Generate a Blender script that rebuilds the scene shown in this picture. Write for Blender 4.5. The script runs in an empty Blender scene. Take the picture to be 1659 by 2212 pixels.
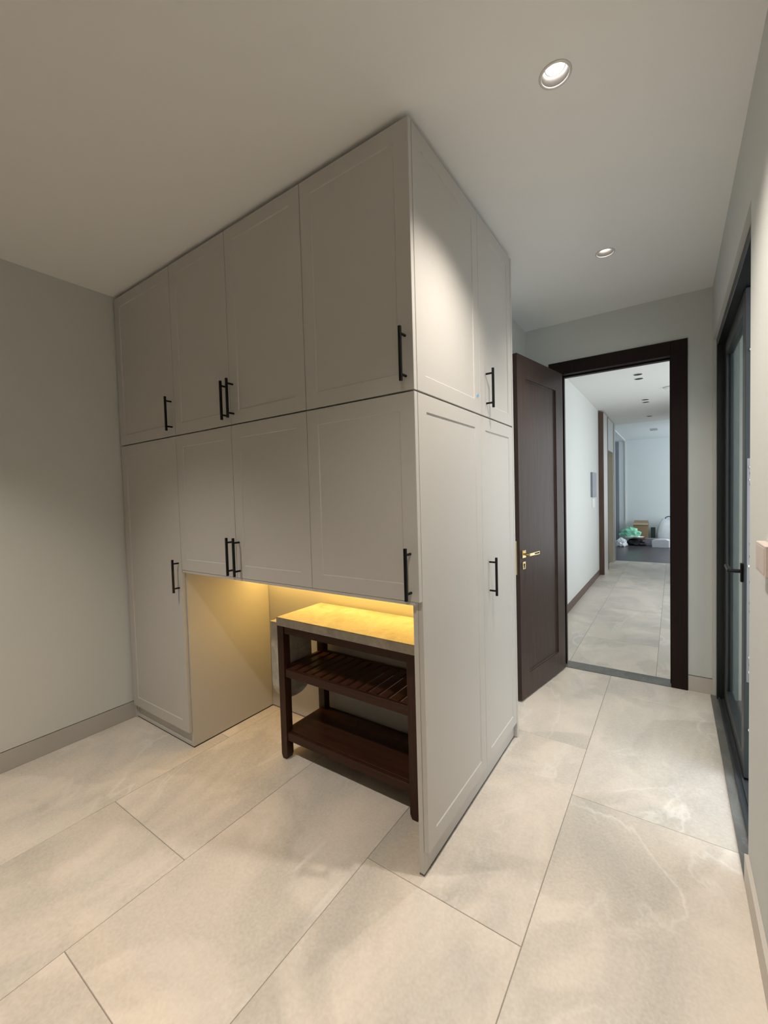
import bpy, bmesh, math, random
from mathutils import Vector, Matrix, noise

random.seed(7)
SC = bpy.context.scene
COL = SC.collection

# ------------------------------------------------------------------ camera
cam_d = bpy.data.cameras.new('camera')
cam = bpy.data.objects.new('camera', cam_d)
COL.objects.link(cam)
RT = Vector((0.82377776, 0.56622529, -0.02791281))
UP = Vector((0.00208006, 0.04621732, 0.99892924))
FW = Vector((-0.56690905, 0.82295375, -0.03689502))
cam.matrix_world = Matrix(((RT.x, UP.x, -FW.x, 0.7503), (RT.y, UP.y, -FW.y, -1.2988),
                           (RT.z, UP.z, -FW.z, 1.43), (0, 0, 0, 1)))
cam_d.sensor_fit = 'HORIZONTAL'
cam_d.sensor_width = 36
cam_d.lens = 906.774 / 1659 * 36
cam_d.clip_start = 0.02
SC.camera = cam

# ------------------------------------------------------------------ world, exposure
SC.view_settings.view_transform = 'Standard'
SC.view_settings.look = 'None'
SC.view_settings.gamma = 1
SC.view_settings.use_curve_mapping = False
SC.view_settings.exposure = 0.13
SC.cycles.use_denoising = True
SC.cycles.max_bounces = 10
SC.cycles.diffuse_bounces = 6
SC.cycles.sample_clamp_indirect = 4.0
world = bpy.data.worlds.new('world')
SC.world = world
world.use_nodes = True
wn = world.node_tree.nodes['Background']
wn.inputs[0].default_value = (0.93, 0.98, 1.0, 1)
wn.inputs[1].default_value = 2.6

# ------------------------------------------------------------------ daylight through the windows
def area(name, loc, direction, sx, sy, power, color, parent=None):
    d = bpy.data.lights.new(name, 'AREA')
    d.shape = 'RECTANGLE'
    d.size = sx
    d.size_y = sy
    d.energy = power
    d.color = color
    o = bpy.data.objects.new(name, d)
    COL.objects.link(o)
    o.location = loc
    o.rotation_euler = Vector(direction).to_track_quat('-Z', 'Z').to_euler()
    if parent:
        o.parent = parent
    return o
DAY = (0.80, 0.93, 1.0)
def portal(loc, direction, sx, sy):
    o = area('sky_portal', loc, direction, sx, sy, 1.0, (1, 1, 1))
    o.data.cycles.is_portal = True
portal((1.60, 4.9, 1.475), (-1, 0, 0), 2.8, 2.15)
portal((2.35, 10.3, 1.39), (-1, 0, 0), 3.0, 2.58)
portal((1.10, 0.995, 1.2), (-1, 0, 0), 0.58, 2.34)
patch_sun_d = bpy.data.lights.new('patch_sun', 'SUN')  # soft lamp added to make the skylight patch by the glazed door
patch_sun_d.energy = 1.25
patch_sun_d.angle = math.radians(14)
patch_sun_d.color = (0.70, 0.86, 1.0)
patch_sun = bpy.data.objects.new('patch_sun', patch_sun_d)
COL.objects.link(patch_sun)
patch_sun.rotation_euler = Vector((-0.37, 0.14, -1.55)).to_track_quat('-Z', 'Y').to_euler()
LAMP = (1.0, 0.915, 0.815)
LAMP_W = 99

# ------------------------------------------------------------------ materials
def mat(name, color, rough=0.5, metal=0.0, spec=0.5, emit=None, estr=0.0, noise_amt=0.0, noise_scale=20, bump=0.0, coat=0.0, trans=0.0):
    m = bpy.data.materials.new(name)
    m.use_nodes = True
    nt = m.node_tree
    b = nt.nodes['Principled BSDF']
    b.inputs['Base Color'].default_value = (*color, 1)
    b.inputs['Roughness'].default_value = rough
    b.inputs['Metallic'].default_value = metal
    b.inputs['Specular IOR Level'].default_value = spec
    b.inputs['Coat Weight'].default_value = coat
    b.inputs['Transmission Weight'].default_value = trans
    if emit:
        b.inputs['Emission Color'].default_value = (*emit, 1)
        b.inputs['Emission Strength'].default_value = estr
    if noise_amt or bump:
        tc = nt.nodes.new('ShaderNodeTexCoord')
        n = nt.nodes.new('ShaderNodeTexNoise')
        n.inputs['Scale'].default_value = noise_scale
        n.inputs['Detail'].default_value = 5
        nt.links.new(tc.outputs['Object'], n.inputs['Vector'])
        if noise_amt:
            r = nt.nodes.new('ShaderNodeMix')
            r.data_type = 'RGBA'
            r.inputs[6].default_value = (*[c * (1 - noise_amt) for c in color], 1)
            r.inputs[7].default_value = (*[min(1, c * (1 + noise_amt)) for c in color], 1)
            nt.links.new(n.outputs['Fac'], r.inputs[0])
            nt.links.new(r.outputs[2], b.inputs['Base Color'])
        if bump:
            bp = nt.nodes.new('ShaderNodeBump')
            bp.inputs['Strength'].default_value = bump
            bp.inputs['Distance'].default_value = 0.002
            nt.links.new(n.outputs['Fac'], bp.inputs['Height'])
            nt.links.new(bp.outputs['Normal'], b.inputs['Normal'])
    return m

def stone(name, c1, c2, vein, scale=1.3, rough=0.42, vein_amt=0.42):
    m = bpy.data.materials.new(name)
    m.use_nodes = True
    nt = m.node_tree
    N = nt.nodes.new
    L = nt.links.new
    b = nt.nodes['Principled BSDF']
    tc = N('ShaderNodeTexCoord')
    oi = N('ShaderNodeObjectInfo')
    mul = N('ShaderNodeVectorMath'); mul.operation = 'MULTIPLY'
    mul.inputs[1].default_value = (37.0, 61.0, 23.0)
    L(oi.outputs['Random'], mul.inputs[0])
    add = N('ShaderNodeVectorMath'); add.operation = 'ADD'
    L(tc.outputs['Object'], add.inputs[0]); L(mul.outputs[0], add.inputs[1])
    mp = N('ShaderNodeMapping')
    mp.inputs['Rotation'].default_value = (0, 0, 0.5)
    mp.inputs['Scale'].default_value = (1.0, 0.55, 1.0)
    L(add.outputs[0], mp.inputs['Vector'])
    n1 = N('ShaderNodeTexNoise')
    n1.inputs['Scale'].default_value = scale * 1.6
    n1.inputs['Detail'].default_value = 7
    n1.inputs['Roughness'].default_value = 0.55
    n1.inputs['Distortion'].default_value = 1.3
    L(mp.outputs[0], n1.inputs['Vector'])
    cr = N('ShaderNodeValToRGB')
    cr.color_ramp.elements[0].position = 0.34
    cr.color_ramp.elements[0].color = (*c2, 1)
    cr.color_ramp.elements[1].position = 0.64
    cr.color_ramp.elements[1].color = (*c1, 1)
    L(n1.outputs['Fac'], cr.inputs[0])
    # veins: a thin ridge of a second noise
    n2 = N('ShaderNodeTexNoise')
    n2.inputs['Scale'].default_value = scale * 0.9
    n2.inputs['Detail'].default_value = 5
    n2.inputs['Distortion'].default_value = 2.2
    L(mp.outputs[0], n2.inputs['Vector'])
    s = N('ShaderNodeMath'); s.operation = 'SUBTRACT'; s.inputs[1].default_value = 0.55
    a = N('ShaderNodeMath'); a.operation = 'ABSOLUTE'
    L(n2.outputs['Fac'], s.inputs[0]); L(s.outputs[0], a.inputs[0])
    vr = N('ShaderNodeValToRGB')
    vr.color_ramp.elements[0].position = 0.0
    vr.color_ramp.elements[0].color = (vein_amt,) * 3 + (1,)
    vr.color_ramp.elements[1].position = 0.022
    vr.color_ramp.elements[1].color = (0, 0, 0, 1)
    L(a.outputs[0], vr.inputs[0])
    n4 = N('ShaderNodeTexNoise')
    n4.inputs['Scale'].default_value = scale * 1.1
    L(add.outputs[0], n4.inputs['Vector'])
    vm = N('ShaderNodeMapRange')
    vm.inputs['From Min'].default_value = 0.45
    vm.inputs['From Max'].default_value = 0.62
    L(n4.outputs['Fac'], vm.inputs['Value'])
    vmul = N('ShaderNodeMath'); vmul.operation = 'MULTIPLY'
    L(vr.outputs[0], vmul.inputs[0]); L(vm.outputs[0], vmul.inputs[1])
    mx = N('ShaderNodeMix'); mx.data_type = 'RGBA'
    mx.inputs[7].default_value = (*vein, 1)
    L(vmul.outputs[0], mx.inputs[0]); L(cr.outputs[0], mx.inputs[6])
    # large flat patches with crisp borders
    n5 = N('ShaderNodeTexNoise')
    n5.inputs['Scale'].default_value = scale * 0.8
    n5.inputs['Detail'].default_value = 9
    n5.inputs['Roughness'].default_value = 0.5
    n5.inputs['Distortion'].default_value = 0.8
    L(add.outputs[0], n5.inputs['Vector'])
    pr_ = N('ShaderNodeValToRGB')
    pr_.color_ramp.elements[0].position = 0.50
    pr_.color_ramp.elements[0].color = (1, 1, 1, 1)
    pr_.color_ramp.elements[1].position = 0.535
    pr_.color_ramp.elements[1].color = (0.885, 0.89, 0.885, 1)
    L(n5.outputs['Fac'], pr_.inputs[0])
    mxp = N('ShaderNodeMix'); mxp.data_type = 'RGBA'; mxp.blend_type = 'MULTIPLY'
    mxp.inputs[0].default_value = 1.0
    L(mx.outputs[2], mxp.inputs[6]); L(pr_.outputs[0], mxp.inputs[7])
    mx = mxp
    # fine speckle
    n3 = N('ShaderNodeTexNoise')
    n3.inputs['Scale'].default_value = 90
    n3.inputs['Detail'].default_value = 4
    L(add.outputs[0], n3.inputs['Vector'])
    mx2 = N('ShaderNodeMix'); mx2.data_type = 'RGBA'; mx2.blend_type = 'OVERLAY'
    mx2.inputs[0].default_value = 0.22
    L(mx.outputs[2], mx2.inputs[6]); L(n3.outputs['Fac'], mx2.inputs[7])
    # slight tone difference from tile to tile
    hsv = N('ShaderNodeHueSaturation')
    mr = N('ShaderNodeMapRange')
    mr.inputs['To Min'].default_value = 0.95
    mr.inputs['To Max'].default_value = 1.05
    L(oi.outputs['Random'], mr.inputs['Value']); L(mr.outputs[0], hsv.inputs['Value'])
    L(mx2.outputs[2], hsv.inputs['Color']); L(hsv.outputs[0], b.inputs['Base Color'])
    b.inputs['Roughness'].default_value = rough
    bp = N('ShaderNodeBump')
    bp.inputs['Strength'].default_value = 0.25
    bp.inputs['Distance'].default_value = 0.002
    L(n1.outputs['Fac'], bp.inputs['Height']); L(bp.outputs[0], b.inputs['Normal'])
    return m

def wood(name, c1, c2, rough=0.35, axis='Z', scale=6, spec=0.22):
    m = bpy.data.materials.new(name)
    m.use_nodes = True
    nt = m.node_tree
    N = nt.nodes.new
    L = nt.links.new
    b = nt.nodes['Principled BSDF']
    tc = N('ShaderNodeTexCoord')
    mp = N('ShaderNodeMapping')
    sc = {'X': (0.6, 14, 14), 'Y': (14, 0.6, 14), 'Z': (14, 14, 0.6)}[axis]
    mp.inputs['Scale'].default_value = sc
    L(tc.outputs['Object'], mp.inputs['Vector'])
    n = N('ShaderNodeTexNoise')
    n.inputs['Scale'].default_value = scale
    n.inputs['Detail'].default_value = 6
    n.inputs['Distortion'].default_value = 0.6
    L(mp.outputs[0], n.inputs['Vector'])
    cr = N('ShaderNodeValToRGB')
    cr.color_ramp.elements[0].position = 0.3
    cr.color_ramp.elements[0].color = (*c2, 1)
    cr.color_ramp.elements[1].position = 0.7
    cr.color_ramp.elements[1].color = (*c1, 1)
    L(n.outputs['Fac'], cr.inputs[0]); L(cr.outputs[0], b.inputs['Base Color'])
    b.inputs['Roughness'].default_value = rough
    b.inputs['Specular IOR Level'].default_value = spec
    return m

M_WALL = mat('wall_paint', (0.60, 0.61, 0.585), 0.8, bump=0.15, noise_scale=180)
M_CEIL = mat('ceiling_paint', (0.88, 0.88, 0.87), 0.85, bump=0.1, noise_scale=160)
M_CORR = mat('corridor_paint', (0.66, 0.68, 0.665), 0.7)
M_CCEIL = mat('corridor_ceiling_paint', (0.70, 0.70, 0.68), 0.8)
M_BASE = mat('baseboard_paint', (0.44, 0.42, 0.385), 0.45)
M_PIER = mat('right_baseboard_paint', (0.55, 0.51, 0.46), 0.45)
M_CAB = mat('cabinet_paint', (0.515, 0.498, 0.47), 0.42, noise_amt=0.015, noise_scale=40)
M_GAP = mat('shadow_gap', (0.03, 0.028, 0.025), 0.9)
M_FLOORGAP = mat('floor_gap_dark', (0.12, 0.11, 0.11), 0.5, metal=0.4)
M_TILE = stone('stone_tile', (0.73, 0.65, 0.565), (0.55, 0.508, 0.452), (0.90, 0.86, 0.80), rough=0.38)
M_GROUT = mat('grout', (0.27, 0.24, 0.205), 0.9, noise_amt=0.1)
M_SILL = stone('grey_stone', (0.155, 0.155, 0.145), (0.11, 0.108, 0.10), (0.25, 0.25, 0.25), scale=4, rough=0.35)
M_TOP = stone('worktop_stone', (0.46, 0.43, 0.37), (0.35, 0.32, 0.27), (0.36, 0.32, 0.26), scale=7, rough=0.4, vein_amt=0.35)
M_TWOOD = wood('table_wood', (0.050, 0.018, 0.008), (0.028, 0.010, 0.005), 0.38, 'X', 4)
M_TWOODZ = wood('table_leg_wood', (0.050, 0.020, 0.010), (0.030, 0.011, 0.006), 0.38, 'Z', 4)
M_TWOODY = wood('table_slat_wood', (0.075, 0.028, 0.012), (0.045, 0.016, 0.008), 0.38, 'Y', 4)
M_DOOR = wood('door_wood', (0.066, 0.043, 0.036), (0.042, 0.026, 0.022), 0.42, 'Z', 5)
M_CASE = wood('casing_wood', (0.016, 0.006, 0.005), (0.009, 0.0035, 0.003), 0.45, 'Z', 5)
M_PORT = wood('portal_wood', (0.13, 0.085, 0.065), (0.09, 0.056, 0.042), 0.4, 'Z', 5)
M_BLACK = mat('black_metal', (0.012, 0.012, 0.013), 0.35, 0.6, noise_amt=0.05)
M_FRAME = mat('anthracite_aluminium', (0.020, 0.022, 0.023), 0.38, 0.4, noise_amt=0.04)
M_STILE = mat('leaf_aluminium', (0.060, 0.067, 0.072), 0.38, 0.5, noise_amt=0.04)
M_STEEL = mat('steel', (0.36, 0.37, 0.39), 0.35, 0.8)
M_BRUSH = mat('brushed_steel', (0.62, 0.60, 0.57), 0.4, 0.6)
M_BRASS = mat('brass', (0.72, 0.56, 0.28), 0.22, 1.0, noise_amt=0.04)
M_GLASS = mat('door_glass', (0.75, 0.85, 0.82), 0.02, trans=1.0)
M_WHITE = mat('white_plastic', (0.8, 0.8, 0.8), 0.4)
M_BEIGE = mat('switch_plastic', (0.60, 0.51, 0.46), 0.4)
M_GREY = mat('grey_panel', (0.36, 0.36, 0.40), 0.35, 0.3)
M_TRIM = mat('lamp_trim', (0.75, 0.74, 0.72), 0.3, 0.2)
M_TRIMIN = mat('lamp_reflector', (0.16, 0.15, 0.14), 0.4, 0.6)
M_BULB = mat('lamp_lens', (1, 1, 1), 0.3, emit=(1.0, 0.93, 0.85), estr=14)
M_LED = mat('led_lens', (1, 0.8, 0.4), 0.3, emit=(1.0, 0.68, 0.25), estr=4)
M_TAPE = mat('blue_tape', (0.13, 0.42, 0.62), 0.6)
M_CARD = mat('cardboard', (0.34, 0.235, 0.135), 0.8, noise_amt=0.1)
M_CARDIN = mat('cardboard_inside', (0.48, 0.38, 0.27), 0.8, noise_amt=0.1)
M_BAGW = mat('white_plastic_bag', (0.80, 0.84, 0.88), 0.35, noise_amt=0.12, noise_scale=9)
M_BAGG = mat('green_plastic_bag', (0.28, 0.72, 0.50), 0.3, noise_amt=0.3, noise_scale=12)
M_BAGB = mat('black_bin_bag', (0.02, 0.02, 0.025), 0.3)
M_BOXW = mat('white_carton', (0.66, 0.68, 0.72), 0.5, noise_amt=0.08)
M_BOXP = mat('printed_carton', (0.30, 0.29, 0.35), 0.5, noise_amt=0.5, noise_scale=12)
M_DGREEN = mat('dark_green_card', (0.03, 0.05, 0.045), 0.5)
M_DKWOOD = wood('dark_floor_wood', (0.115, 0.100, 0.115), (0.060, 0.052, 0.062), 0.3, 'X', 5)
M_FARW = mat('far_wall_paint', (0.75, 0.81, 0.825), 0.8)
M_CURT = mat('blue_grey_panel', (0.23, 0.26, 0.31), 0.7)
M_SKYBLOCK = mat('sky_block_dark', (0.014, 0.013, 0.014), 0.9, noise_amt=0.1)
M_EXTG = mat('exterior_paving', (0.25, 0.25, 0.26), 0.6, noise_amt=0.1)

# ------------------------------------------------------------------ helpers
def bx(bm, x0, x1, y0, y1, z0, z1, bev=0.0):
    v = [bm.verts.new(p) for p in ((x0, y0, z0), (x1, y0, z0), (x1, y1, z0), (x0, y1, z0),
                                   (x0, y0, z1), (x1, y0, z1), (x1, y1, z1), (x0, y1, z1))]
    fs = [bm.faces.new([v[i] for i in f]) for f in ((0, 3, 2, 1), (4, 5, 6, 7), (0, 1, 5, 4), (1, 2, 6, 5), (2, 3, 7, 6), (3, 0, 4, 7))]
    if bev:
        es = list({e for f in fs for e in f.edges})
        bmesh.ops.bevel(bm, geom=es, offset=bev, segments=1, affect='EDGES')

def cyl(bm, a, b, r, n=16, r2=None):
    a, b = Vector(a), Vector(b)
    d = (b - a)
    q = d.to_track_quat('Z', 'Y')
    r2 = r if r2 is None else r2
    A = [bm.verts.new(a + q @ Vector((r * math.cos(2 * math.pi * i / n), r * math.sin(2 * math.pi * i / n), 0))) for i in range(n)]
    B = [bm.verts.new(b + q @ Vector((r2 * math.cos(2 * math.pi * i / n), r2 * math.sin(2 * math.pi * i / n), 0))) for i in range(n)]
    for i in range(n):
        bm.faces.new((A[i], A[(i + 1) % n], B[(i + 1) % n], B[i]))
    bm.faces.new(A[::-1]); bm.faces.new(B)

def lathe(bm, prof, n=28, c=(0, 0)):
    rings = [[bm.verts.new((c[0] + r * math.cos(2 * math.pi * i / n), c[1] + r * math.sin(2 * math.pi * i / n), z)) for i in range(n)] for r, z in prof]
    for a, b in zip(rings, rings[1:]):
        for i in range(n):
            bm.faces.new((a[i], a[(i + 1) % n], b[(i + 1) % n], b[i]))
    return rings

def prism(bm, pts, axis, a, b):
    """polygon pts (2-D) extruded along axis from a to b"""
    def P(p, t):
        return {'x': (t, p[0], p[1]), 'y': (p[0], t, p[1]), 'z': (p[0], p[1], t)}[axis]
    A = [bm.verts.new(P(p, a)) for p in pts]
    B = [bm.verts.new(P(p, b)) for p in pts]
    n = len(pts)
    for i in range(n):
        bm.faces.new((A[i], A[(i + 1) % n], B[(i + 1) % n], B[i]))
    bm.faces.new(A[::-1]); bm.faces.new(B)

def ob(name, bm, m, parent=None, smooth=False):
    bmesh.ops.recalc_face_normals(bm, faces=bm.faces[:])
    me = bpy.data.meshes.new(name)
    bm.to_mesh(me)
    bm.free()
    me.materials.append(m)
    if smooth:
        for p in me.polygons:
            p.use_smooth = True
    o = bpy.data.objects.new(name, me)
    COL.objects.link(o)
    if parent:
        o.parent = parent
    return o

def boxes(name, lst, m, parent=None, bev=0.0):
    bm = bmesh.new()
    for b in lst:
        bx(bm, *b, bev=bev)
    return ob(name, bm, m, parent)

def thing(name, label, cat, loc=(0, 0, 0), rz=0, group=None):
    o = bpy.data.objects.new(name, None)
    o.empty_display_size = 0.1
    COL.objects.link(o)
    o.location = loc
    o.rotation_euler = (0, 0, rz)
    tag(o, label, cat, group)
    return o

def tag(o, label, cat, group=None):
    o['label'] = label
    o['category'] = cat
    if group:
        o['group'] = group
    return o

def struct(o, label=None):
    o['kind'] = 'structure'
    if label:
        o['label'] = label
    return o

def sempty(name, loc=(0, 0, 0), rz=0, label=None):
    o = bpy.data.objects.new(name, None)
    o.empty_display_size = 0.1
    COL.objects.link(o)
    o.location = loc
    o.rotation_euler = (0, 0, rz)
    return struct(o, label)

# ------------------------------------------------------------------ room shell
H = 2.766
XW = 0.972      # inner face of right wall
XL = -2.227     # left wall
YB = 2.312      # back wall (door wall)
YF = -3.6
XN = -0.26      # wall beside the open door
struct(boxes('wall_left', [(XL - 0.15, XL, YF, 0.62, 0.113, H), (XL - 0.15, XL - 0.012, YF, 0.62, 0, 0.113)], M_WALL), 'plain grey-painted wall left of the cabinets')
struct(boxes('wall_front', [(XL - 0.15, XW + 0.15, YF - 0.15, YF, 0, H)], M_WALL), 'wall behind the camera')
struct(boxes('wall_back_left', [(XL - 0.15, XN, 0.62, YB + 0.14, 0, H)], M_WALL), 'wall block behind the cabinets')
struct(boxes('wall_niche', [(-1.545, -0.04, 0.606, 0.62, 0.008, 1.03)], M_CAB), 'painted back panel of the lit niche under the cabinets')
# back wall with the doorway  x .022-.738  z 0-2.36
struct(boxes('wall_back', [(XN, 0.0, YB, YB + 0.13, 0, H), (0.76, XW + 0.15, YB + 0.012, YB + 0.13, 0, 0.113),
                           (0.76, XW + 0.15, YB, YB + 0.13, 0.113, H), (0.0, 0.76, YB, YB + 0.13, 2.38, H)], M_WALL), 'grey wall around the dark wooden doorway')
# right wall with the glazed door opening  y .70-2.275 z 0-2.41
YO0, YO1, ZO = 0.635, 2.275, 2.405
struct(boxes('wall_right', [(XW, XW + 0.22, YF - 0.15, YO0, 0, H), (XW, XW + 0.22, YO1, YB + 0.012, 0, H),
                            (XW, XW + 0.22, YO0, YO1, ZO, H)], M_WALL), 'grey wall on the right with the glazed door')
# corridor and room beyond
YC0 = YB + 0.13
CXR, YE = 1.45, 8.35
struct(boxes('wall_corridor_left', [(-0.43, -0.28, YC0, 6.6, 0, H)], M_CORR), 'pale wall left of the corridor beyond the door')
struct(boxes('wall_corridor_far', [(-0.60, -0.45, 6.6, 8.6, 0, H)], M_CORR))
struct(boxes('wall_corridor_right', [(CXR, CXR + 0.15, YC0, 3.5, 0, H), (CXR, CXR + 0.15, 6.3, 8.5, 0, H), (CXR, CXR + 0.15, 3.5, 6.3, 0, 0.4), (CXR, CXR + 0.15, 3.5, 6.3, 2.55, H),
                                     (XW + 0.15, CXR + 0.15, YC0 - 0.05, YC0, 0, H)], M_CORR), 'pale wall right of the corridor')
w1 = sempty('window_1', (0, 0, 0), 0, 'corridor window on the right, out of the picture')
boxes('window_frame', [(CXR + .02, CXR + .08, 3.5, 3.56, .4, 2.55), (CXR + .02, CXR + .08, 6.24, 6.3, .4, 2.55), (CXR + .02, CXR + .08, 4.87, 4.93, .4, 2.55),
                       (CXR + .02, CXR + .08, 3.56, 6.24, .4, .46), (CXR + .02, CXR + .08, 3.56, 6.24, 2.49, 2.55)], M_FRAME, w1)
struct(boxes('wall_living_back', [(-2.2, 2.35, 12.0, 12.15, 0, H)], M_FARW), 'pale blue-grey wall at the far end of the room beyond')
struct(boxes('wall_living_left', [(-2.35, -2.2, 8.5, 12.15, 0, H)], M_FARW))
struct(boxes('wall_living_front', [(-2.35, -0.6, 8.45, 8.6, 0, H), (CXR, 2.35, 8.5, 8.6, 0, H)], M_FARW))
struct(boxes('wall_living_right', [(2.2, 2.35, 8.5, 8.8, 0, H), (2.2, 2.35, 11.8, 12.0, 0, H), (2.2, 2.35, 8.8, 11.8, 0, .1), (2.2, 2.35, 8.8, 11.8, 2.68, H)], M_FARW))
w2 = sempty('window_2', (0, 0, 0), 0, 'large window of the room beyond, out of the picture')
boxes('window_frame', [(2.24, 2.3, 8.8, 8.86, .1, 2.68), (2.24, 2.3, 11.74, 11.8, .1, 2.68), (2.24, 2.3, 10.27, 10.33, .1, 2.68),
                       (2.24, 2.3, 8.86, 11.74, .1, .16), (2.24, 2.3, 8.86, 11.74, 2.62, 2.68)], M_FRAME, w2)
struct(boxes('trim_1', [(-0.335, -0.305, 11.97, 12.0, 0, H), (-0.345, -0.305, 8.7, 12.0, H - 0.02, H)], M_WHITE), 'white corner bead on the far wall and ceiling')
struct(boxes('trim_2', [(-1.0, -0.475, 11.94, 12.0, 0.0, H - 0.02)], M_CURT), 'blue-grey upright panel on the far wall')
# ceiling
def ceiling_mesh():
    bm = bmesh.new()
    c = 0.07
    X0, X1, Y0_, Y1_ = XL - 0.15, XW + 0.22, YF - 0.15, YC0
    xs = [(X0, -1.25 - c, []), (-1.25 - c, -1.25 + c, [(-1.25, -1.05)]), (-1.25 + c, 0.44 - c, []),
          (0.44 - c, 0.44 + c, [(0.442, -1.05), (0.442, 0.185), (0.439, 1.418)]), (0.44 + c, X1, [])]
    for x0, x1, cells in xs:
        y = Y0_
        for cx, cy in cells:
            bx(bm, x0, x1, y, cy - c, H, H + 0.1)
            n = 32
            sq, ci = [], []
            for k in range(n):
                a = 2 * math.pi * (k + 0.5) / n
                ca, sa = math.cos(a), math.sin(a)
                m_ = c / max(abs(ca), abs(sa))
                px, py = m_ * ca, m_ * sa
                px = min(max((x0 + x1) / 2 + px, x0), x1)
                sq.append(bm.verts.new((px, cy + py, H)))
                ci.append(bm.verts.new((cx + 0.042 * ca, cy + 0.042 * sa, H)))
            for k in range(n):
                bm.faces.new((sq[k], sq[(k + 1) % n], ci[(k + 1) % n], ci[k]))
            for k in (3, 11, 19, 27):
                sg = [(1, 1), (-1, 1), (-1, -1), (1, -1)][(k - 3) // 8]
                v = bm.verts.new(((x0 + x1) / 2 + sg[0] * c, cy + sg[1] * c, H))
                bm.faces.new((sq[k], v, sq[(k + 1) % n]))
            bx(bm, x0, x1, cy - c, cy + c, H + 0.085, H + 0.1)
            y = cy + c
        bx(bm, x0, x1, y, Y1_, H, H + 0.1)
    return bm
struct(ob('ceiling', ceiling_mesh(), M_CEIL), 'flat off-white painted ceiling')
struct(boxes('ceiling_corridor', [(-0.6, CXR + 0.15, YC0, 8.6, H + 0.0, H + 0.1)], M_CCEIL), 'flat white ceiling of the corridor')
struct(boxes('ceiling_living', [(-2.35, 2.35, 8.6, 12.15, H, H + 0.1)], M_FARW))
# exterior
struct(boxes('wall_sky_block', [(1.07, 4.0, YB + 0.03, YC0 - 0.06, -0.1, 3.0)], M_SKYBLOCK), 'near-black wall added outside the glazed door to hide the bright sky')  # added block keeps the door gap and glass from showing bright sky
struct(boxes('floor_outside', [(XW + 0.22, 4.0, -1.5, YB + 0.03, -0.12, -0.04)], M_EXTG), 'paving outside the glazed door')

# ------------------------------------------------------------------ floors: grout bed + single stone tiles
floor = struct(boxes('floor', [(XL - 0.15, XW + 0.22, YF - 0.15, YB + 0.0, -0.08, -0.0022)], M_GROUT), 'beige stone tile floor in a staggered pattern')
floor_c = struct(boxes('floor_corridor', [(-0.6, CXR + 0.15, YB + 0.0, YE, -0.08, -0.0022)], M_GROUT), 'beige stone tile floor of the corridor')
_tiles = {}
def tile(parent, x0, x1, y0, y1):
    g = 0.0024
    x0 += g / 2; x1 -= g / 2; y0 += g / 2; y1 -= g / 2
    if x1 - x0 < 0.01 or y1 - y0 < 0.01:
        return
    w, d = round(x1 - x0, 4), round(y1 - y0, 4)
    if (w, d) not in _tiles:
        bm = bmesh.new()
        bx(bm, -w / 2, w / 2, -d / 2, d / 2, -0.008, 0.0)
        top = [e for e in bm.edges if all(abs(v.co.z) < 1e-6 for v in e.verts)]
        bmesh.ops.bevel(bm, geom=top, offset=0.0012, segments=1, affect='EDGES')
        bmesh.ops.recalc_face_normals(bm, faces=bm.faces[:])
        me = bpy.data.meshes.new('floor_tile')
        bm.to_mesh(me); bm.free()
        me.materials.append(M_TILE)
        _tiles[(w, d)] = me
    o = bpy.data.objects.new('floor_tile', _tiles[(w, d)])
    COL.objects.link(o)
    o.location = ((x0 + x1) / 2, (y0 + y1) / 2, 0)
    o.parent = parent

def tile_field(parent, cols, ylo, yhi, period=1.217):
    for (x0, x1, ref) in cols:
        k = math.floor((ylo - ref) / period)
        y = ref + k * period
        while y < yhi:
            a, b = max(y, ylo), min(y + period, yhi)
            if b > a:
                tile(parent, x0, x1, a, b)
            y += period
tile_field(floor, [(XL, -1.466, -1.02), (-1.466, -0.862, -0.433), (-0.862, -0.251, -0.836), (-0.251, 0.354, -0.028), (0.354, XW - 0.002, 0.774)], YF, YB)
tile_field(floor_c, [(-0.28, 0.030, 3.64), (0.030, 0.642, 3.176), (0.642, CXR, 2.60)], YC0 - 0.01, YE)
struct(boxes('floor_living', [(-2.35, 2.35, YE, 12.15, -0.08, 0.0)], M_DKWOOD), 'dark grey-brown wooden floor of the room beyond')
# thresholds
struct(boxes('trim_3', [(0.0, 0.76, YB - 0.012, YC0 + 0.0, -0.002, 0.004)], M_SILL), 'grey stone threshold strip under the doorway')
struct(boxes('trim_4', [(XW - 0.012, XW + 0.075, YO0 - 0.005, YO1 + 0.005, 0.0, 0.012), (XW + 0.075, XW + 0.22, YO0, YO1, -0.04, 0.006)], M_SILL), 'dark grey stone sill along the glazed door')
# baseboards
b = boxes('baseboard_left', [(XL - 0.011, XL + 0.0015, YF, 0.03, 0.0005, 0.108)], M_BASE)
struct(b, 'grey baseboard along the left wall')
b = boxes('baseboard_back', [(0.836, XW, YB - 0.001, YB + 0.011, 0.0005, 0.106)], M_PIER)
struct(b, 'short baseboard between doorway and glazed door')
b = boxes('baseboard_right', [(XW - 0.012, XW + 0.0, YF, YO0 - 0.006, 0.0005, 0.106)], M_PIER)
struct(b, 'beige baseboard along the right wall')
b = boxes('baseboard_corridor', [(-0.28, -0.266, YC0, 6.59, 0.0005, 0.09)], M_PORT)
struct(b, 'brown wooden baseboard along the corridor wall')

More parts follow.
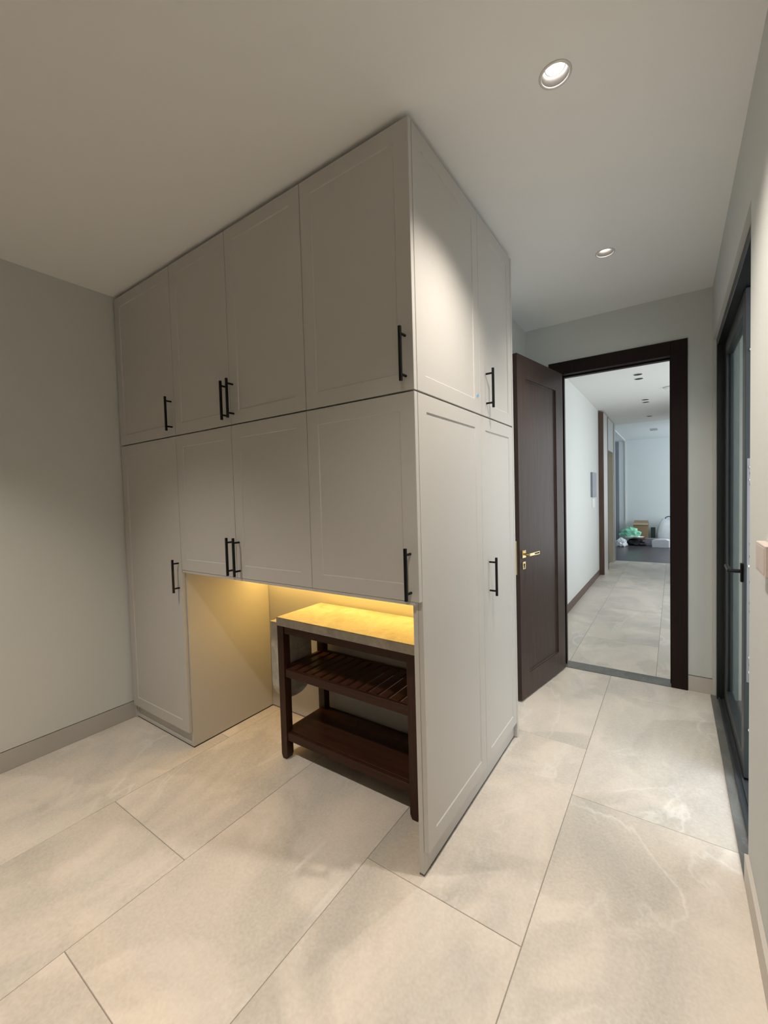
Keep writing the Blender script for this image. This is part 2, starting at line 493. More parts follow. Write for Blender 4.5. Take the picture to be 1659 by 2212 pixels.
# ------------------------------------------------------------------ cabinets
def door_bm(w, h, t=0.02, fr=0.062, rec=0.0035):
    """shaker front, local x 0..w, z 0..h, face at y=0 towards -y"""
    bm = bmesh.new()
    o = [(0, 0), (w, 0), (w, h), (0, h)]
    s = 0.0035
    i1 = [(fr, fr), (w - fr, fr), (w - fr, h - fr), (fr, h - fr)]
    i2 = [(fr + s, fr + s), (w - fr - s, fr + s), (w - fr - s, h - fr - s), (fr + s, h - fr - s)]
    e = 0.0012
    oo = [(e, e), (w - e, e), (w - e, h - e), (e, h - e)]
    def ring(pts, y):
        return [bm.verts.new((p[0], y, p[1])) for p in pts]
    back = ring(o, t); side = ring(o, e); face = ring(oo, 0); a = ring(i1, 0); c = ring(i2, rec)
    for r1, r2 in ((back, side), (side, face), (face, a), (a, c)):
        for k in range(4):
            bm.faces.new((r1[k], r1[(k + 1) % 4], r2[(k + 1) % 4], r2[k]))
    bm.faces.new(c); bm.faces.new(back[::-1])
    return bm

def handle_bm(L=0.19):
    """bar pull, local origin on the door face at its middle, bar stands off towards -y"""
    bm = bmesh.new()
    bx(bm, -0.0052, 0.0052, -0.0405, -0.0300, -L / 2, L / 2, bev=0.001)
    for z in (-L / 2 + 0.024, L / 2 - 0.024):
        cyl(bm, (0, -0.032, z), (0, 0.0, z), 0.0048, 12)
    return bm

def front(parent, base, x0, x1, z0, z1, hx=None, hz=None, side='A', label=None):
    g = 0.0014
    bm = door_bm(x1 - x0 - 2 * g, z1 - z0 - 2 * g)
    d = ob('door', bm, M_CAB, parent)
    if side == 'A':
        d.location = Vector((x0 + g, 0, z0 + g)) - Vector(base)
    else:
        d.location = Vector((0, x0 + g, z0 + g)) - Vector(base)
        d.rotation_euler = (0, 0, math.pi / 2)
    if label:
        d['label'] = label
    if hx is not None:
        h = ob('handle', handle_bm(), M_BLACK, d)
        h.location = (hx - x0 - g, 0, hz - z0 - g)
        h['label'] = 'black bar pull'
    return d

def carcass(parent, base, x0, x1, y0, y1, z0, z1, t=0.018, name='body'):
    bx_, by_, bz_ = base
    L = [(x0, x0 + t, y0, y1, z0, z1), (x1 - t, x1, y0, y1, z0, z1), (x0 + t, x1 - t, y0, y1, z0, z0 + t), (x0 + t, x1 - t, y0, y1, z1 - t, z1), (x0 + t, x1 - t, y1 - t, y1, z0 + t, z1 - t)]
    return boxes(name, [(a - bx_, b - bx_, c - by_, d - by_, e - bz_, f - bz_) for a, b, c, d, e, f in L], M_CAB, parent)

ZS, ZT, ZN = 1.8035, 2.742, 1.031
D0, D1 = 0.0215, 0.6045
XA = -2.209     # left end of the run
XO = -1.545     # niche left side
# 1 tall left cabinet
base = (XA, D0, 0)
t = thing('tall_cabinet', 'tall greige lower cabinet standing on the floor against the left wall', 'cabinet', base)
carcass(t, base, XA, XO, D0, D1, 0.008, ZS - 0.002)
boxes('floor_shadow_gap', [(0.001, XO - XA - 0.002, 0.002, D1 - D0, 0.0, 0.008)], M_GAP, t)  # near-black strip stands in for the shadow gap at the floor
boxes('plinth', [(0.018, XO - XA - 0.018, 0.006, 0.022, 0.008, 0.088)], M_CAB, t)
boxes('filler_strip', [(XL - XA + 0.001, -0.0005, -0.006, 0.05, 0.003, ZS - 0.002)], M_CAB, t)
front(t, base, XA, XO - 0.008, 0.092, ZS - 0.002, -1.584, 1.010)
# 2 / 3 hanging cabinets above the niche
base = (XO, D0, ZN)
t = thing('wall_cabinet', 'double-door greige cabinet above the left part of the lit niche', 'cabinet', base)
carcass(t, base, XO + 0.001, -0.531, D0, D1, ZN, ZS - 0.002)
boxes('underside_panel', [(0.0, -0.531 - XO, -0.0215 + 0.001, -0.001, -0.0, 0.012)], M_CAB, t)
front(t, base, XO - 0.007, -1.0475, ZN + 0.012, ZS - 0.002, -1.0745, 1.152)
front(t, base, -1.0475, -0.531, ZN + 0.012, ZS - 0.002, -1.0205, 1.152)
base = (-0.530, D0, ZN)
t = thing('wall_cabinet', 'single-door greige cabinet above the stone-topped console, left of the cabinet corner', 'cabinet', base)
carcass(t, base, -0.530, -0.041, D0, D1, ZN, ZS - 0.002)
boxes('underside_panel', [(0.0, 0.510, -0.0205, -0.001, 0.0, 0.012)], M_CAB, t)
front(t, base, -0.531, 0.001, ZN + 0.012, ZS - 0.002, -0.034, 1.148)
# upper row
base = (XA, D0, ZS)
t = thing('upper_cabinet', 'upper greige cabinet in the left corner under the ceiling, with one handle', 'cabinet', base)
carcass(t, base, XA, XO - 0.001, D0, D1, ZS, ZT)
boxes('filler_strip', [(XL - XA + 0.001, -0.0005, -0.006, 0.05, 0.0, ZT - ZS)], M_CAB, t)
front(t, base, XA, XO - 0.008, ZS + 0.002, ZT, -1.582, 1.927)
base = (XO, D0, ZS)
t = thing('upper_cabinet', 'upper greige cabinet with the pair of handles, middle of the dark front', 'cabinet', base)
carcass(t, base, XO, -0.5315, D0, D1, ZS, ZT)
front(t, base, XO - 0.007, -1.0475, ZS + 0.002, ZT, -1.0705, 1.922)
front(t, base, -1.0475, -0.531, ZS + 0.002, ZT, -1.0215, 1.927)
base = (-0.530, D0, ZS)
t = thing('upper_cabinet', 'upper greige cabinet at the outer corner, handle near the cabinet edge', 'cabinet', base)
carcass(t, base, -0.5305, -0.041, D0, D1, ZS, ZT)
front(t, base, -0.531, 0.001, ZS + 0.002, ZT, -0.033, 1.928)
# end panels towards the passage
base = (-0.04, D0, 0)
t = thing('cabinet_end_panel', 'tall greige end panel closing the lower cabinets towards the passage, without handle', 'panel', base)
boxes('core_panel', [(0.0, 0.019, 0.0, 0.6205 - D0, 0.006, ZS - 0.002)], M_CAB, t)
boxes('floor_shadow_gap', [(-0.001, 0.0195, -0.001, 0.6205 - D0, 0.0, 0.006)], M_FLOORGAP, t)  # dark strip colours in the shade line under the end panel
d = front(t, base, 0.0225, 0.617, 0.092, ZS - 0.002, side='B'); d.name = 'fixed_panel'
base = (-0.04, D0, ZS)
t = thing('cabinet_end_panel', 'greige end panel of the upper cabinets towards the passage, with blue tape', 'panel', base)
boxes('core_panel', [(0.0, 0.019, 0.0, D1 - D0, 0.0, ZT - ZS)], M_CAB, t)
d = front(t, base, 0.0225, 0.617, ZS + 0.002, ZT, side='B'); d.name = 'fixed_panel'
# narrow cabinets facing the passage
Y0, Y1 = 0.6215, 1.097
base = (0, Y0, 0)
t = thing('tall_cabinet', 'narrow tall lower cabinet facing the passage, beside the open dark door', 'cabinet', base)
carcass(t, base, XN + 0.002, -0.021, Y0, Y1, 0.006, ZS - 0.002)
boxes('floor_shadow_gap', [(XN + 0.002, -0.0205, 0, Y1 - Y0, 0.0, 0.006)], M_FLOORGAP, t)  # same shade line at the floor, drawn as a dark strip
front(t, base, 0.617, Y1, 0.092, ZS - 0.002, 0.728 - 0.028, 1.020, side='B')
base = (0, Y0, ZS)
t = thing('upper_cabinet', 'narrow upper cabinet facing the passage, next to the open door', 'cabinet', base)
carcass(t, base, XN + 0.002, -0.021, Y0, Y1, ZS, ZT)
front(t, base, 0.617, Y1, ZS + 0.002, ZT, 0.728 - 0.028, 1.942, side='B')
bm = bmesh.new()
bx(bm, XN + 0.001, 0.001, Y1 + 0.001, Y1 + 0.021, 0.004, ZT + 0.002, bev=0.0008)
tag(ob('side_panel', bm, M_CAB), 'full-height greige side panel at the door end of the cabinets', 'panel')
# dark gap above the run
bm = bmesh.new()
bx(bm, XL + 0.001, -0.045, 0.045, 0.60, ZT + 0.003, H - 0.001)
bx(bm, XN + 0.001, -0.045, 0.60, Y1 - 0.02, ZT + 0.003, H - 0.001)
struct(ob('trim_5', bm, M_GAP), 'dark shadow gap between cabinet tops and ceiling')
# scrap of blue tape
bm = bmesh.new()
bx(bm, 0.0003, 0.0008, -0.014, 0.014, -0.006, 0.006)
o = tag(ob('masking_tape', bm, M_TAPE), 'small scrap of blue tape on the upper end panel near the seam', 'tape')
o.location = (0, 0.588, 1.888); o.rotation_euler = (0.5, 0, 0)

# ------------------------------------------------------------------ LED strip under the hanging cabinets
t = thing('led_strip', 'warm yellow light strip under the hanging cabinets, above the console', 'light', (-0.79, 0.515, ZN - 0.002))
boxes('channel', [(-0.73, 0.73, -0.009, 0.009, -0.008, 0.001)], M_STEEL, t)
boxes('diffuser', [(-0.72, 0.72, -0.006, 0.006, -0.010, -0.008)], M_LED, t)
area('led_light', (0, 0, -0.013), (0, 0.0, -1), 1.48, 0.012, 6.4, (1.0, 0.60, 0.13), t)

# ------------------------------------------------------------------ console table with stone top
TX0, TX1, TY0, TY1 = -1.040, -0.166, 0.236, 0.585
TZ = 0.787
t = thing('console_table', 'dark wooden two-shelf console with thick stone top in the lit niche', 'table', (TX0, TY0, 0))
W_, D_ = TX1 - TX0, TY1 - TY0
bm = bmesh.new()
bx(bm, -0.004, W_ + 0.004, -0.004, D_ + 0.004, TZ - 0.046, TZ, bev=0.003)
o = ob('stone_top', bm, M_TOP, t)
lg = 0.045
for (lx, ly) in ((0, 0), (W_ - lg, 0), (0, D_ - lg), (W_ - lg, D_ - lg)):
    bm = bmesh.new()
    prism(bm, [(lx, 0.022), (lx + 0.010, 0.0), (lx + lg - 0.010, 0.0), (lx + lg, 0.022), (lx + lg, TZ - 0.047), (lx, TZ - 0.047)], 'y', ly, ly + lg)
    ob('leg', bm, M_TWOODZ, t)
rail = [('apron', 0.700, TZ - 0.047), ('shelf_rail', 0.460, 0.504), ('shelf_rail', 0.106, 0.150)]
for nme, z0, z1 in rail:
    boxes(nme, [(lg, W_ - lg, 0.006, 0.026, z0, z1)], M_TWOOD, t, bev=0.001)
    boxes(nme, [(lg, W_ - lg, D_ - 0.026, D_ - 0.006, z0, z1)], M_TWOOD, t, bev=0.001)
    boxes(nme, [(0.008, 0.028, lg, D_ - lg, z0, z1)], M_TWOODY, t, bev=0.001)
    boxes(nme, [(W_ - 0.028, W_ - 0.008, lg, D_ - lg, z0, z1)], M_TWOODY, t, bev=0.001)
ns = 13
pitch = (W_ - 2 * lg) / ns
me = None
for k in range(ns):
    if me is None:
        bm = bmesh.new()
        bx(bm, -pitch * 0.36, pitch * 0.36, 0.027, D_ - 0.027, -0.014, 0.0, bev=0.0015)
        o = ob('slat', bm, M_TWOODY, t); me = o.data
    else:
        o = bpy.data.objects.new('slat', me); COL.objects.link(o); o.parent = t
    o.location = (lg + pitch * (k + 0.5), 0, 0.503)
bm = bmesh.new()
bx(bm, 0.029, W_ - 0.029, 0.027, D_ - 0.027, 0.136, 0.152, bev=0.0015)
ob('bottom_shelf', bm, M_TWOOD, t)
# hanging stone leaf at the left end, its lower corners rounded
bm = bmesh.new()
pts = []
ya, yb, zt, zb, r = 0.004, 0.262, 0.755, 0.300, 0.115
pts += [(ya, zt), (yb, zt)]
for k in range(9):
    a = -k / 8 * math.pi / 2
    pts.append((yb - r + r * math.cos(a), zb + r + r * math.sin(a)))
for k in range(9):
    a = -math.pi / 2 - k / 8 * math.pi / 2
    pts.append((ya + r + r * math.cos(a), zb + r + r * math.sin(a)))
prism(bm, pts, 'x', -0.060, -0.006)
o = ob('hanging_leaf', bm, M_TOP, t)
o['label'] = 'stone leaf with rounded lower corners hanging at the left end'
boxes('leaf_bracket', [(-0.0065, 0.0, 0.05, 0.21, 0.66, 0.70)], M_STEEL, t)

# ------------------------------------------------------------------ dark wooden door, open towards the camera
D = sempty('door_1', (0, 0, 0), 0, 'open dark brown wooden door in its dark frame')
def casing(name, lst, m=M_CASE, bev=0.002):
    return boxes(name, lst, m, D, bev)
ZC0, ZC1 = 2.358, 2.458
casing('casing', [(0.738, 0.836, YB - 0.014, YB + 0.004, 0.0, ZC1)])
casing('casing', [(-0.076, 0.022, YB - 0.014, YB + 0.004, 0.0, ZC1)])
casing('casing_head', [(0.022, 0.738, YB - 0.014, YB + 0.004, ZC0, ZC1)])
casing('jamb', [(0.742, 0.762, YB + 0.004, YC0 + 0.008, 0.004, 2.378), (-0.002, 0.018, YB + 0.004, YC0 + 0.008, 0.004, 2.378), (0.018, 0.742, YB + 0.004, YC0 + 0.008, 2.358, 2.378)])
casing('door_stop', [(0.733, 0.742, YB + 0.05, YB + 0.062, 0.004, 2.358), (0.018, 0.027, YB + 0.05, YB + 0.062, 0.004, 2.358), (0.027, 0.733, YB + 0.05, YB + 0.062, 2.347, 2.358)])
LW, LH, LT = 0.747, 2.350, 0.04
th = math.atan2(1.527 - 2.262, -0.098 - 0.035)
bm = bmesh.new()
def leaf_bm(w, z0, z1, t, l, r_, bt, tp, rec):
    bm = bmesh.new()
    for ys, sgn in ((0.0, -1), (-t, 1)):
        o_ = [(0, z0), (w, z0), (w, z1), (0, z1)]
        i1 = [(l, z0 + bt), (w - r_, z0 + bt), (w - r_, z1 - tp), (l, z1 - tp)]
        k = 0.002
        i2 = [(l + k, z0 + bt + k), (w - r_ - k, z0 + bt + k), (w - r_ - k, z1 - tp - k), (l + k, z1 - tp - k)]
        R = [[bm.verts.new((p[0], y, p[1])) for p in pts] for pts, y in ((o_, ys), (i1, ys), (i1, ys + sgn * 0.011), (i2, ys + sgn * rec))]
        for a, b in zip(R, R[1:]):
            for q in range(4):
                bm.faces.new((a[q], a[(q + 1) % 4], b[(q + 1) % 4], b[q]))
        bm.faces.new(R[-1])
        if ys == 0.0:
            F = R[0]
        else:
            for q in range(4):
                bm.faces.new((F[q], F[(q + 1) % 4], R[0][(q + 1) % 4], R[0][q]))
    return bm
leaf = ob('leaf', leaf_bm(LW, 0.012, LH + 0.004, LT, 0.128, 0.125, 0.160, 0.150, 0.013), M_DOOR, D)
leaf.location = (0.035, 2.262, 0)
leaf.rotation_euler = (0, 0, th)
# lever on the visible (+y local) side, its grip towards the hinge
bm = bmesh.new()
hx, hz = LW - 0.052, 1.012
bx(bm, hx - 0.025, hx + 0.025, 0.0, 0.007, hz - 0.026, hz + 0.026, bev=0.001)
cyl(bm, (hx, 0.006, hz), (hx, 0.046, hz), 0.009, 14)
bx(bm, hx - 0.058, hx + 0.010, 0.044, 0.054, hz - 0.010, hz + 0.010, bev=0.0015)
# open loop grip
for (a, b_, c_, d_) in ((hx - 0.132, hx - 0.056, hz + 0.006, hz + 0.010), (hx - 0.132, hx - 0.056, hz - 0.010, hz - 0.006)):
    bx(bm, a, b_, 0.044, 0.054, c_, d_)
bx(bm, hx - 0.132, hx - 0.127, 0.044, 0.054, hz - 0.006, hz + 0.006)
lv = ob('lever_handle', bm, M_BRASS, leaf); lv['label'] = 'brass lever handle with an open loop grip'
bm = bmesh.new()
kz = 0.934
bx(bm, hx - 0.020, hx + 0.020, 0.0, 0.006, kz - 0.026, kz + 0.026, bev=0.001)
o = ob('keyhole_plate', bm, M_BRASS, leaf); o['label'] = 'brass keyhole plate'
bm = bmesh.new()
cyl(bm, (hx, 0.0055, kz + 0.006), (hx, 0.0075, kz + 0.006), 0.008, 14)
bx(bm, hx - 0.004, hx + 0.004, 0.0055, 0.0075, kz - 0.016, kz + 0.004)
ob('keyhole', bm, M_GAP, leaf)
bm = bmesh.new()
bx(bm, LW - 0.001, LW + 0.002, -0.036, -0.020, 0.874, 1.104)
o = ob('latch_plate', bm, M_BRASS, leaf); o['label'] = 'brass latch plate on the door edge'

# ------------------------------------------------------------------ glazed exterior door on the right
G = sempty('door_2', (0, 0, 0), 0, 'glazed anthracite exterior door on the right, one leaf closed')
FX0, FX1 = XW + 0.018, XW + 0.100
boxes('frame_post', [(FX0, FX1, YO1 - 0.055, YO1 - 0.001, 0.013, ZO - 0.001)], M_FRAME, G, 0.002)
boxes('frame_post', [(FX0 + 0.02, FX1, YO0 + 0.001, YO0 + 0.03, 0.013, ZO - 0.001)], M_FRAME, G, 0.002)
boxes('frame_head', [(FX0, FX1, YO0 + 0.03, YO1 - 0.055, ZO - 0.055, ZO - 0.001)], M_FRAME, G, 0.002)
boxes('bottom_track', [(FX0 + 0.006, FX0 + 0.018, YO0 + 0.03, YO1 - 0.055, 0.013, 0.028), (FX0 + 0.018, FX1, YO0 + 0.03, YO1 - 0.055, 0.007, 0.017), (FX0 + 0.030, FX0 + 0.038, YO0 + 0.03, YO1 - 0.055, 0.017, 0.026), (FX1 - 0.010, FX1, YO0 + 0.03, YO1 - 0.055, 0.017, 0.028)], M_STILE, G, 0.001)
LX0, LX1 = FX0 + 0.038, FX0 + 0.086
LY0, LY1 = 1.285, YO1 - 0.058
LZ0, LZ1 = 0.030, ZO - 0.060
lf = boxes('leaf', [(LX0, LX1, LY0, LY0 + 0.085, LZ0, LZ1), (LX0, LX1, LY1 - 0.085, LY1, LZ0, LZ1),
                    (LX0, LX1, LY0 + 0.085, LY1 - 0.085, LZ1 - 0.085, LZ1), (LX0, LX1, LY0 + 0.085, LY1 - 0.085, LZ0, LZ0 + 0.085)], M_STILE, G, 0.002)
boxes('gasket', [(LX0 + 0.014, LX1 - 0.014, LY0 + 0.078, LY0 + 0.091, LZ0 + 0.08, LZ1 - 0.08), (LX0 + 0.014, LX1 - 0.014, LY1 - 0.091, LY1 - 0.078, LZ0 + 0.08, LZ1 - 0.08)], M_BLACK, lf)
boxes('glass_pane', [(LX0 + 0.018, LX1 - 0.018, LY0 + 0.084, LY1 - 0.084, LZ0 + 0.084, LZ1 - 0.084)], M_GLASS, lf)
bm = bmesh.new()
hy, hz = LY0 + 0.05, 1.015
bx(bm, LX0 - 0.010, LX0, hy - 0.016, hy + 0.016, hz - 0.045, hz + 0.045, bev=0.002)
cyl(bm, (LX0 - 0.008, hy, hz + 0.006), (LX0 - 0.052, hy, hz + 0.006), 0.009, 14)
cyl(bm, (LX0 - 0.052, hy - 0.006, hz + 0.006), (LX0 - 0.052, hy + 0.128, hz + 0.012), 0.009, 14)
o = ob('lever_handle', bm, M_BLACK, lf); o['label'] = 'black lever handle'
boxes('lock_strip', [(LX0 + 0.008, LX1 - 0.010, LY0 - 0.0025, LY0 + 0.001, 0.50, 1.56)], M_STEEL, lf, 0.0005)
bm = bmesh.new()
for z in (2.06, 1.52, 1.46, 0.62, 0.55, 0.27):
    cyl(bm, (LX0 + 0.022, LY0 - 0.009, z), (LX0 + 0.022, LY0 - 0.002, z), 0.007, 12)
bx(bm, LX0 + 0.012, LX0 + 0.034, LY0 - 0.012, LY0 - 0.002, 1.052, 1.060)
ob('lock_bolt', bm, M_WHITE, lf)
bm = bmesh.new()
for z in (1.49, 1.44, 1.16, 1.10, 0.98, 0.88, 0.84, 0.585):
    bx(bm, LX0 + 0.017, LX0 + 0.027, LY0 - 0.0032, LY0 - 0.002, z - 0.006, z + 0.006)
ob('lock_slot', bm, M_GAP, lf)

# ------------------------------------------------------------------ switch plate on the right wall
t = thing('light_switch', 'beige double switch plate at the right edge on the grey wall', 'switch', (XW, 0.25, 1.228))
boxes('plate', [(-0.022, 0.0, -0.074, 0.074, -0.042, 0.043)], M_BEIGE, t, 0.002)
boxes('rocker', [(-0.0228, -0.022, -0.0665, -0.0004, -0.034, 0.035)], M_BEIGE, t, 0.0002)
boxes('rocker', [(-0.0228, -0.022, 0.0004, 0.0665, -0.034, 0.035)], M_BEIGE, t, 0.0002)

# ------------------------------------------------------------------ ceiling downlights
def downlight(x, y, label, on=True, z=H, power=LAMP_W, group=None, cone=116):
    t = thing('ceiling_light', label, 'light', (x, y, z), 0, group)
    bm = bmesh.new()
    lathe(bm, [(0.0415, 0.001), (0.0412, -0.003), (0.044, -0.0045), (0.049, -0.003), (0.050, -0.0003)])
    ob('trim_ring', bm, M_TRIM, t, True)
    bm = bmesh.new()
    lathe(bm, [(0.0415, 0.0), (0.036, 0.012), (0.029, 0.028), (0.029, 0.050)])
    ob('reflector', bm, M_TRIMIN, t, True)
    bm = bmesh.new()
    lathe(bm, [(0.0288, 0.024), (0.024, 0.021), (0.012, 0.019), (0.0, 0.018)], n=24)
    ob('lens', bm, M_BULB if on else M_GAP, t, True)
    if on:
        d = bpy.data.lights.new('lamp', 'SPOT')
        d.energy = power
        d.color = LAMP
        d.spot_size = math.radians(cone)
        d.spot_blend = 1.0
        d.shadow_soft_size = 0.025
        o = bpy.data.objects.new('lamp', d)
        COL.objects.link(o)
        o.parent = t
        o.location = (0, 0, -0.035)
    return t
downlight(0.442, 0.185, 'bright round ceiling downlight nearest the cabinet corner', power=LAMP_W * 0.97)
downlight(0.439, 1.418, 'small round ceiling downlight in front of the doorway', power=LAMP_W * 0.6)
downlight(0.442, -1.05, 'ceiling downlight out of the picture above the camera', power=LAMP_W * 0.8)
downlight(-1.25, -1.05, 'ceiling downlight out of the picture over the left part of the room', power=LAMP_W * 1.25, cone=92)

# corridor: unlit twin spots
def twin(x, y, label):
    t = thing('twin_spot', label, 'light', (x, y, H), 0, 'unlit spots in the corridor ceiling')
    bm = bmesh.new()
    lathe(bm, [(0.052, -0.0005), (0.052, -0.005), (0.046, -0.006)], n=20)
    ob('trim_ring', bm, M_WHITE, t, True)
    bm = bmesh.new()
    lathe(bm, [(0.046, -0.004), (0.02, -0.0025), (0.0, -0.0022)], n=20)
    ob('lens', bm, M_GAP, t, True)
for x, y, lb in ((0.42, 4.45, 'unlit dark spot in the corridor ceiling, nearest the doorway'),
                 (0.417, 4.68, 'unlit dark spot in the corridor ceiling, second from the doorway'),
                 (0.416, 6.12, 'unlit dark spot in the corridor ceiling, third from the doorway'),
                 (0.413, 6.34, 'unlit dark spot in the corridor ceiling, fourth from the doorway'),
                 (0.402, 7.85, 'single unlit dark spot farthest along the corridor ceiling')):
    twin(x, y, lb)
t = thing('smoke_detector', 'round white detector on the corridor ceiling beside the dark door frame', 'detector', (0.72, 5.45, H))
bm = bmesh.new(); lathe(bm, [(0.07, 0.0), (0.07, -0.012), (0.055, -0.03), (0.0, -0.034)], n=24); ob('housing', bm, M_WHITE, t, True)
bm = bmesh.new(); lathe(bm, [(0.074, 0.0), (0.074, -0.006), (0.07, -0.006)], n=24); ob('base_ring', bm, M_GREY, t, True)
t = thing('air_grille', 'small slotted grille on the ceiling of the far room', 'grille', (0.40, 10.0, H))
for k in range(3):
    boxes('slot', [(-0.07, 0.07, -0.20 + k * 0.15, -0.14 + k * 0.15, -0.006, -0.0005)], M_GREY, t)

# intercom and small switch on corridor wall
t = thing('wall_screen', 'grey wall panel screen on the corridor wall beside the wooden portal', 'screen', (-0.28, 5.95, 1.33))
boxes('housing', [(0.0, 0.028, -0.20, 0.20, 0.0, 0.38)], M_CURT, t, 0.003)
boxes('display', [(0.028, 0.029, -0.195, 0.195, 0.006, 0.374)], mat('dark_display', (0.27, 0.27, 0.32), 0.35), t)
t = thing('light_switch', 'small white switch below the grey wall screen in the corridor', 'switch', (-0.28, 5.98, 1.165))
boxes('plate', [(0.0, 0.012, -0.12, 0.12, 0.0, 0.145)], M_WHITE, t, 0.002)
boxes('rocker', [(0.012, 0.016, -0.09, 0.09, 0.02, 0.125)], M_WHITE, t, 0.001)

# ------------------------------------------------------------------ wooden portal with steel lining (lift opening)
P = thing('lift_portal', 'brown wooden portal with brushed steel lining on the left corridor wall', 'portal', (-0.28, 6.6, 0))
boxes('near_stile', [(-0.15, 0.075, 0.0, 0.05, 0.0, 2.74)], M_PORT, P, 0.002)
boxes('steel_jamb', [(-0.14, 0.072, 0.05, 0.55, 0.0, 2.74)], M_BRUSH, P, 0.002)
boxes('near_edge', [(0.060, 0.076, 0.55, 0.62, 0.0, 2.74)], M_PORT, P, 0.002)
boxes('transom', [(-0.15, 0.062, 0.62, 1.48, 2.16, 2.74)], mat('frosted_transom', (0.50, 0.53, 0.52), 0.35), P, 0.002)
boxes('lift_door', [(-0.150, -0.130, 0.55, 1.48, 0.0, 2.16)], M_BRUSH, P, 0.001)
boxes('far_jamb', [(-0.13, 0.066, 1.48, 1.56, 0.0, 2.74)], mat('bronze_steel', (0.62, 0.58, 0.46), 0.35, 0.3), P, 0.002)
boxes('far_stile', [(-0.15, 0.076, 1.56, 1.75, 0.0, 2.74)], M_STEEL, P, 0.002)

# ------------------------------------------------------------------ things on the far floor
def blob(name, label, cat, m, loc, size, seed, amp=0.22, sub=3, flat=0.0, parent=None):
    bm = bmesh.new()
    bmesh.ops.create_icosphere(bm, subdivisions=sub, radius=1)
    for v in bm.verts:
        n = v.co.normalized()
        k = 1 + amp * (noise.noise(n * 2.2 + Vector((seed, 0, 0))) + 0.6 * abs(noise.noise(n * 5.5 + Vector((0, seed, 0)))))
        p = n * k
        p.z = max(p.z, -0.62)
        v.co = Vector((p.x * size[0], p.y * size[1], (p.z + 0.62) * size[2]))
    o = ob(name, bm, m, parent, False)
    o.location = loc
    if label:
        tag(o, label, cat)
    return o
# cardboard box
t = thing('cardboard_box', 'tall open brown cardboard box against the far wall', 'box', (0.05, 11.72, 0))
s = 0.008
boxes('side', [(-0.17, 0.17, -0.14, -0.14 + s, 0, 0.55), (-0.17, -0.17 + s, -0.14 + s, 0.14, 0, 0.55), (0.17 - s, 0.17, -0.14 + s, 0.14, 0, 0.55), (-0.17 + s, 0.17 - s, -0.14 + s, 0.14, 0, s)], M_CARD, t)
boxes('back', [(-0.17 + s, 0.17 - s, 0.14 - s, 0.14, s, 0.60)], M_CARDIN, t)
bm = bmesh.new(); prism(bm, [(-0.14, 0.548), (-0.145, 0.552), (-0.175, 0.50), (-0.170, 0.497)], 'x', -0.17, 0.17)
ob('flap', bm, M_CARDIN, t)
# bags
bg = thing('plastic_bag', 'knotted green and clear plastic bag lying on top of the black bag', 'bag', (-0.17, 11.18, 0.205))
blob('film', None, None, M_BAGG, (0.0, 0, 0.0), (0.21, 0.13, 0.145), 3.1, 0.45, parent=bg)
bm = bmesh.new(); prism(bm, [(-0.03, 0.20), (-0.075, 0.28), (-0.02, 0.25), (0.01, 0.29), (0.03, 0.25), (0.08, 0.275), (0.03, 0.20)], 'y', -0.02, 0.02)
ob('knot', bm, M_BAGG, bg)
blob('wrapper', None, None, M_BAGW, (0.05, 0.01, 0.0), (0.23, 0.15, 0.03), 8.0, 0.3, parent=bg)
blob('bin_bag', 'shiny black bin bag under the green plastic bag', 'bag', M_BAGB, (-0.02, 11.18, 0), (0.195, 0.13, 0.10), 5.4, 0.35)
blob('plastic_bag', 'white plastic bag lying in front, left of the black bag', 'bag', M_BAGW, (-0.33, 10.82, 0), (0.12, 0.11, 0.115), 1.7, 0.45)
t = thing('carton', 'flat printed carton between black bag and white carton', 'box', (0.30, 11.435, 0))
boxes('body', [(-0.14, 0.16, -0.12, 0.12, 0, 0.155)], M_BOXP, t, 0.003)
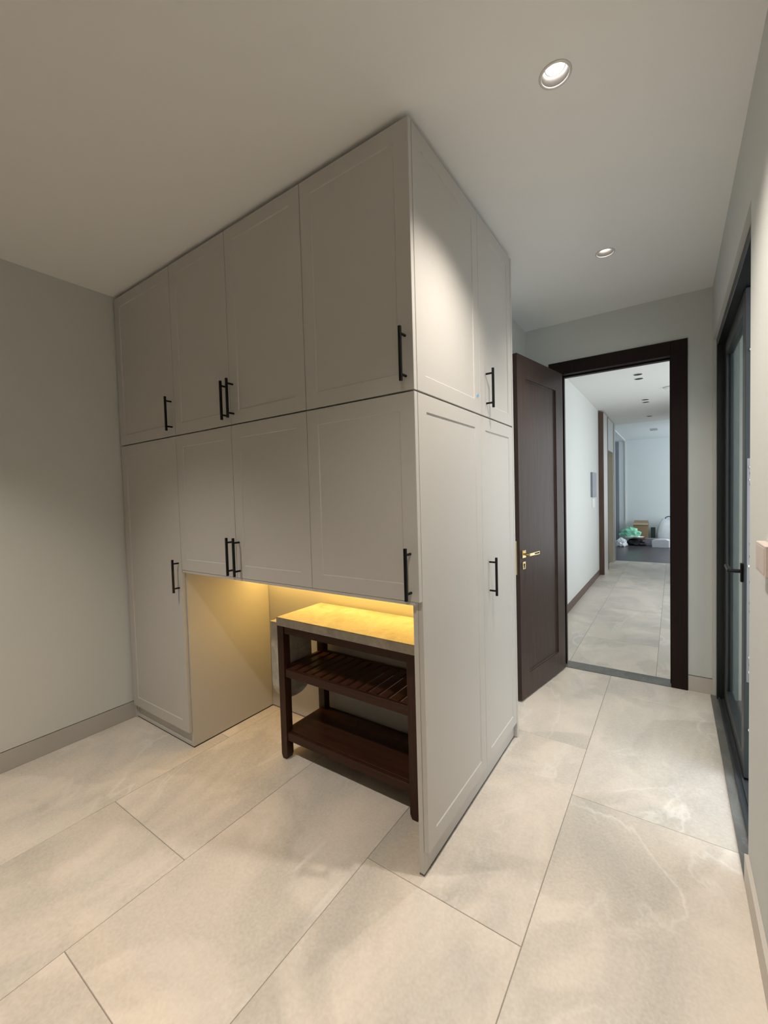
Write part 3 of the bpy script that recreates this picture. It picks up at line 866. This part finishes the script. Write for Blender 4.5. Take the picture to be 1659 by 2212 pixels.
boxes('lid', [(-0.145, 0.165, -0.125, 0.125, 0.155, 0.165)], M_BOXP, t, 0.003)
t = thing('carton', 'low white carton in front of the large white bag', 'box', (0.50, 11.0, 0), -0.12)
boxes('body', [(-0.16, 0.19, -0.13, 0.13, 0, 0.17)], M_BOXW, t, 0.004)
bm = bmesh.new(); prism(bm, [(-0.16, 0.171), (0.19, 0.171), (0.12, 0.20), (-0.05, 0.195)], 'y', -0.13, 0.13)
ob('flap', bm, M_BAGW, t)
tag(boxes('carton', [(-0.05, 0.05, -0.1, 0.1, 0, 0.42)], M_DGREEN, None, 0.003), 'small dark green carton between cardboard box and white bag', 'box').location = (0.32, 11.80, 0)
bg = thing('carrier_bag', 'large upright white carrier bag with dark handle by the far wall', 'bag', (0.66, 11.72, 0))
bm = bmesh.new()
vs = []
for zi, (hw, hd) in enumerate(((0.25, 0.10), (0.27, 0.13), (0.26, 0.12), (0.22, 0.09), (0.17, 0.03))):
    ring = []
    for k in range(14):
        a = 2 * math.pi * k / 14
        j = 1 + 0.12 * noise.noise(Vector((math.cos(a) * 2, math.sin(a) * 2, zi * 0.9)))
        ring.append(bm.verts.new((hw * math.copysign(abs(math.cos(a)) ** .6, math.cos(a)) * j, hd * math.copysign(abs(math.sin(a)) ** .6, math.sin(a)) * j, zi * 0.155 + (0.04 * math.sin(a * 3 + 1) if zi == 4 else 0))))
    vs.append(ring)
for a, b_ in zip(vs, vs[1:]):
    for k in range(14):
        bm.faces.new((a[k], a[(k + 1) % 14], b_[(k + 1) % 14], b_[k]))
bm.faces.new(vs[0][::-1]); bm.faces.new(vs[-1])
ob('sack', bm, M_BAGW, bg, True)
bm = bmesh.new()
pts = [(-0.08, 0, 0.62), (-0.06, 0, 0.69), (0.0, 0, 0.715), (0.06, 0, 0.70)]
for a, b_ in zip(pts, pts[1:]):
    cyl(bm, a, b_, 0.012, 8)
o = ob('strap', bm, mat('navy_strap', (0.03, 0.04, 0.09), 0.5), bg); o['label'] = 'dark blue handle'
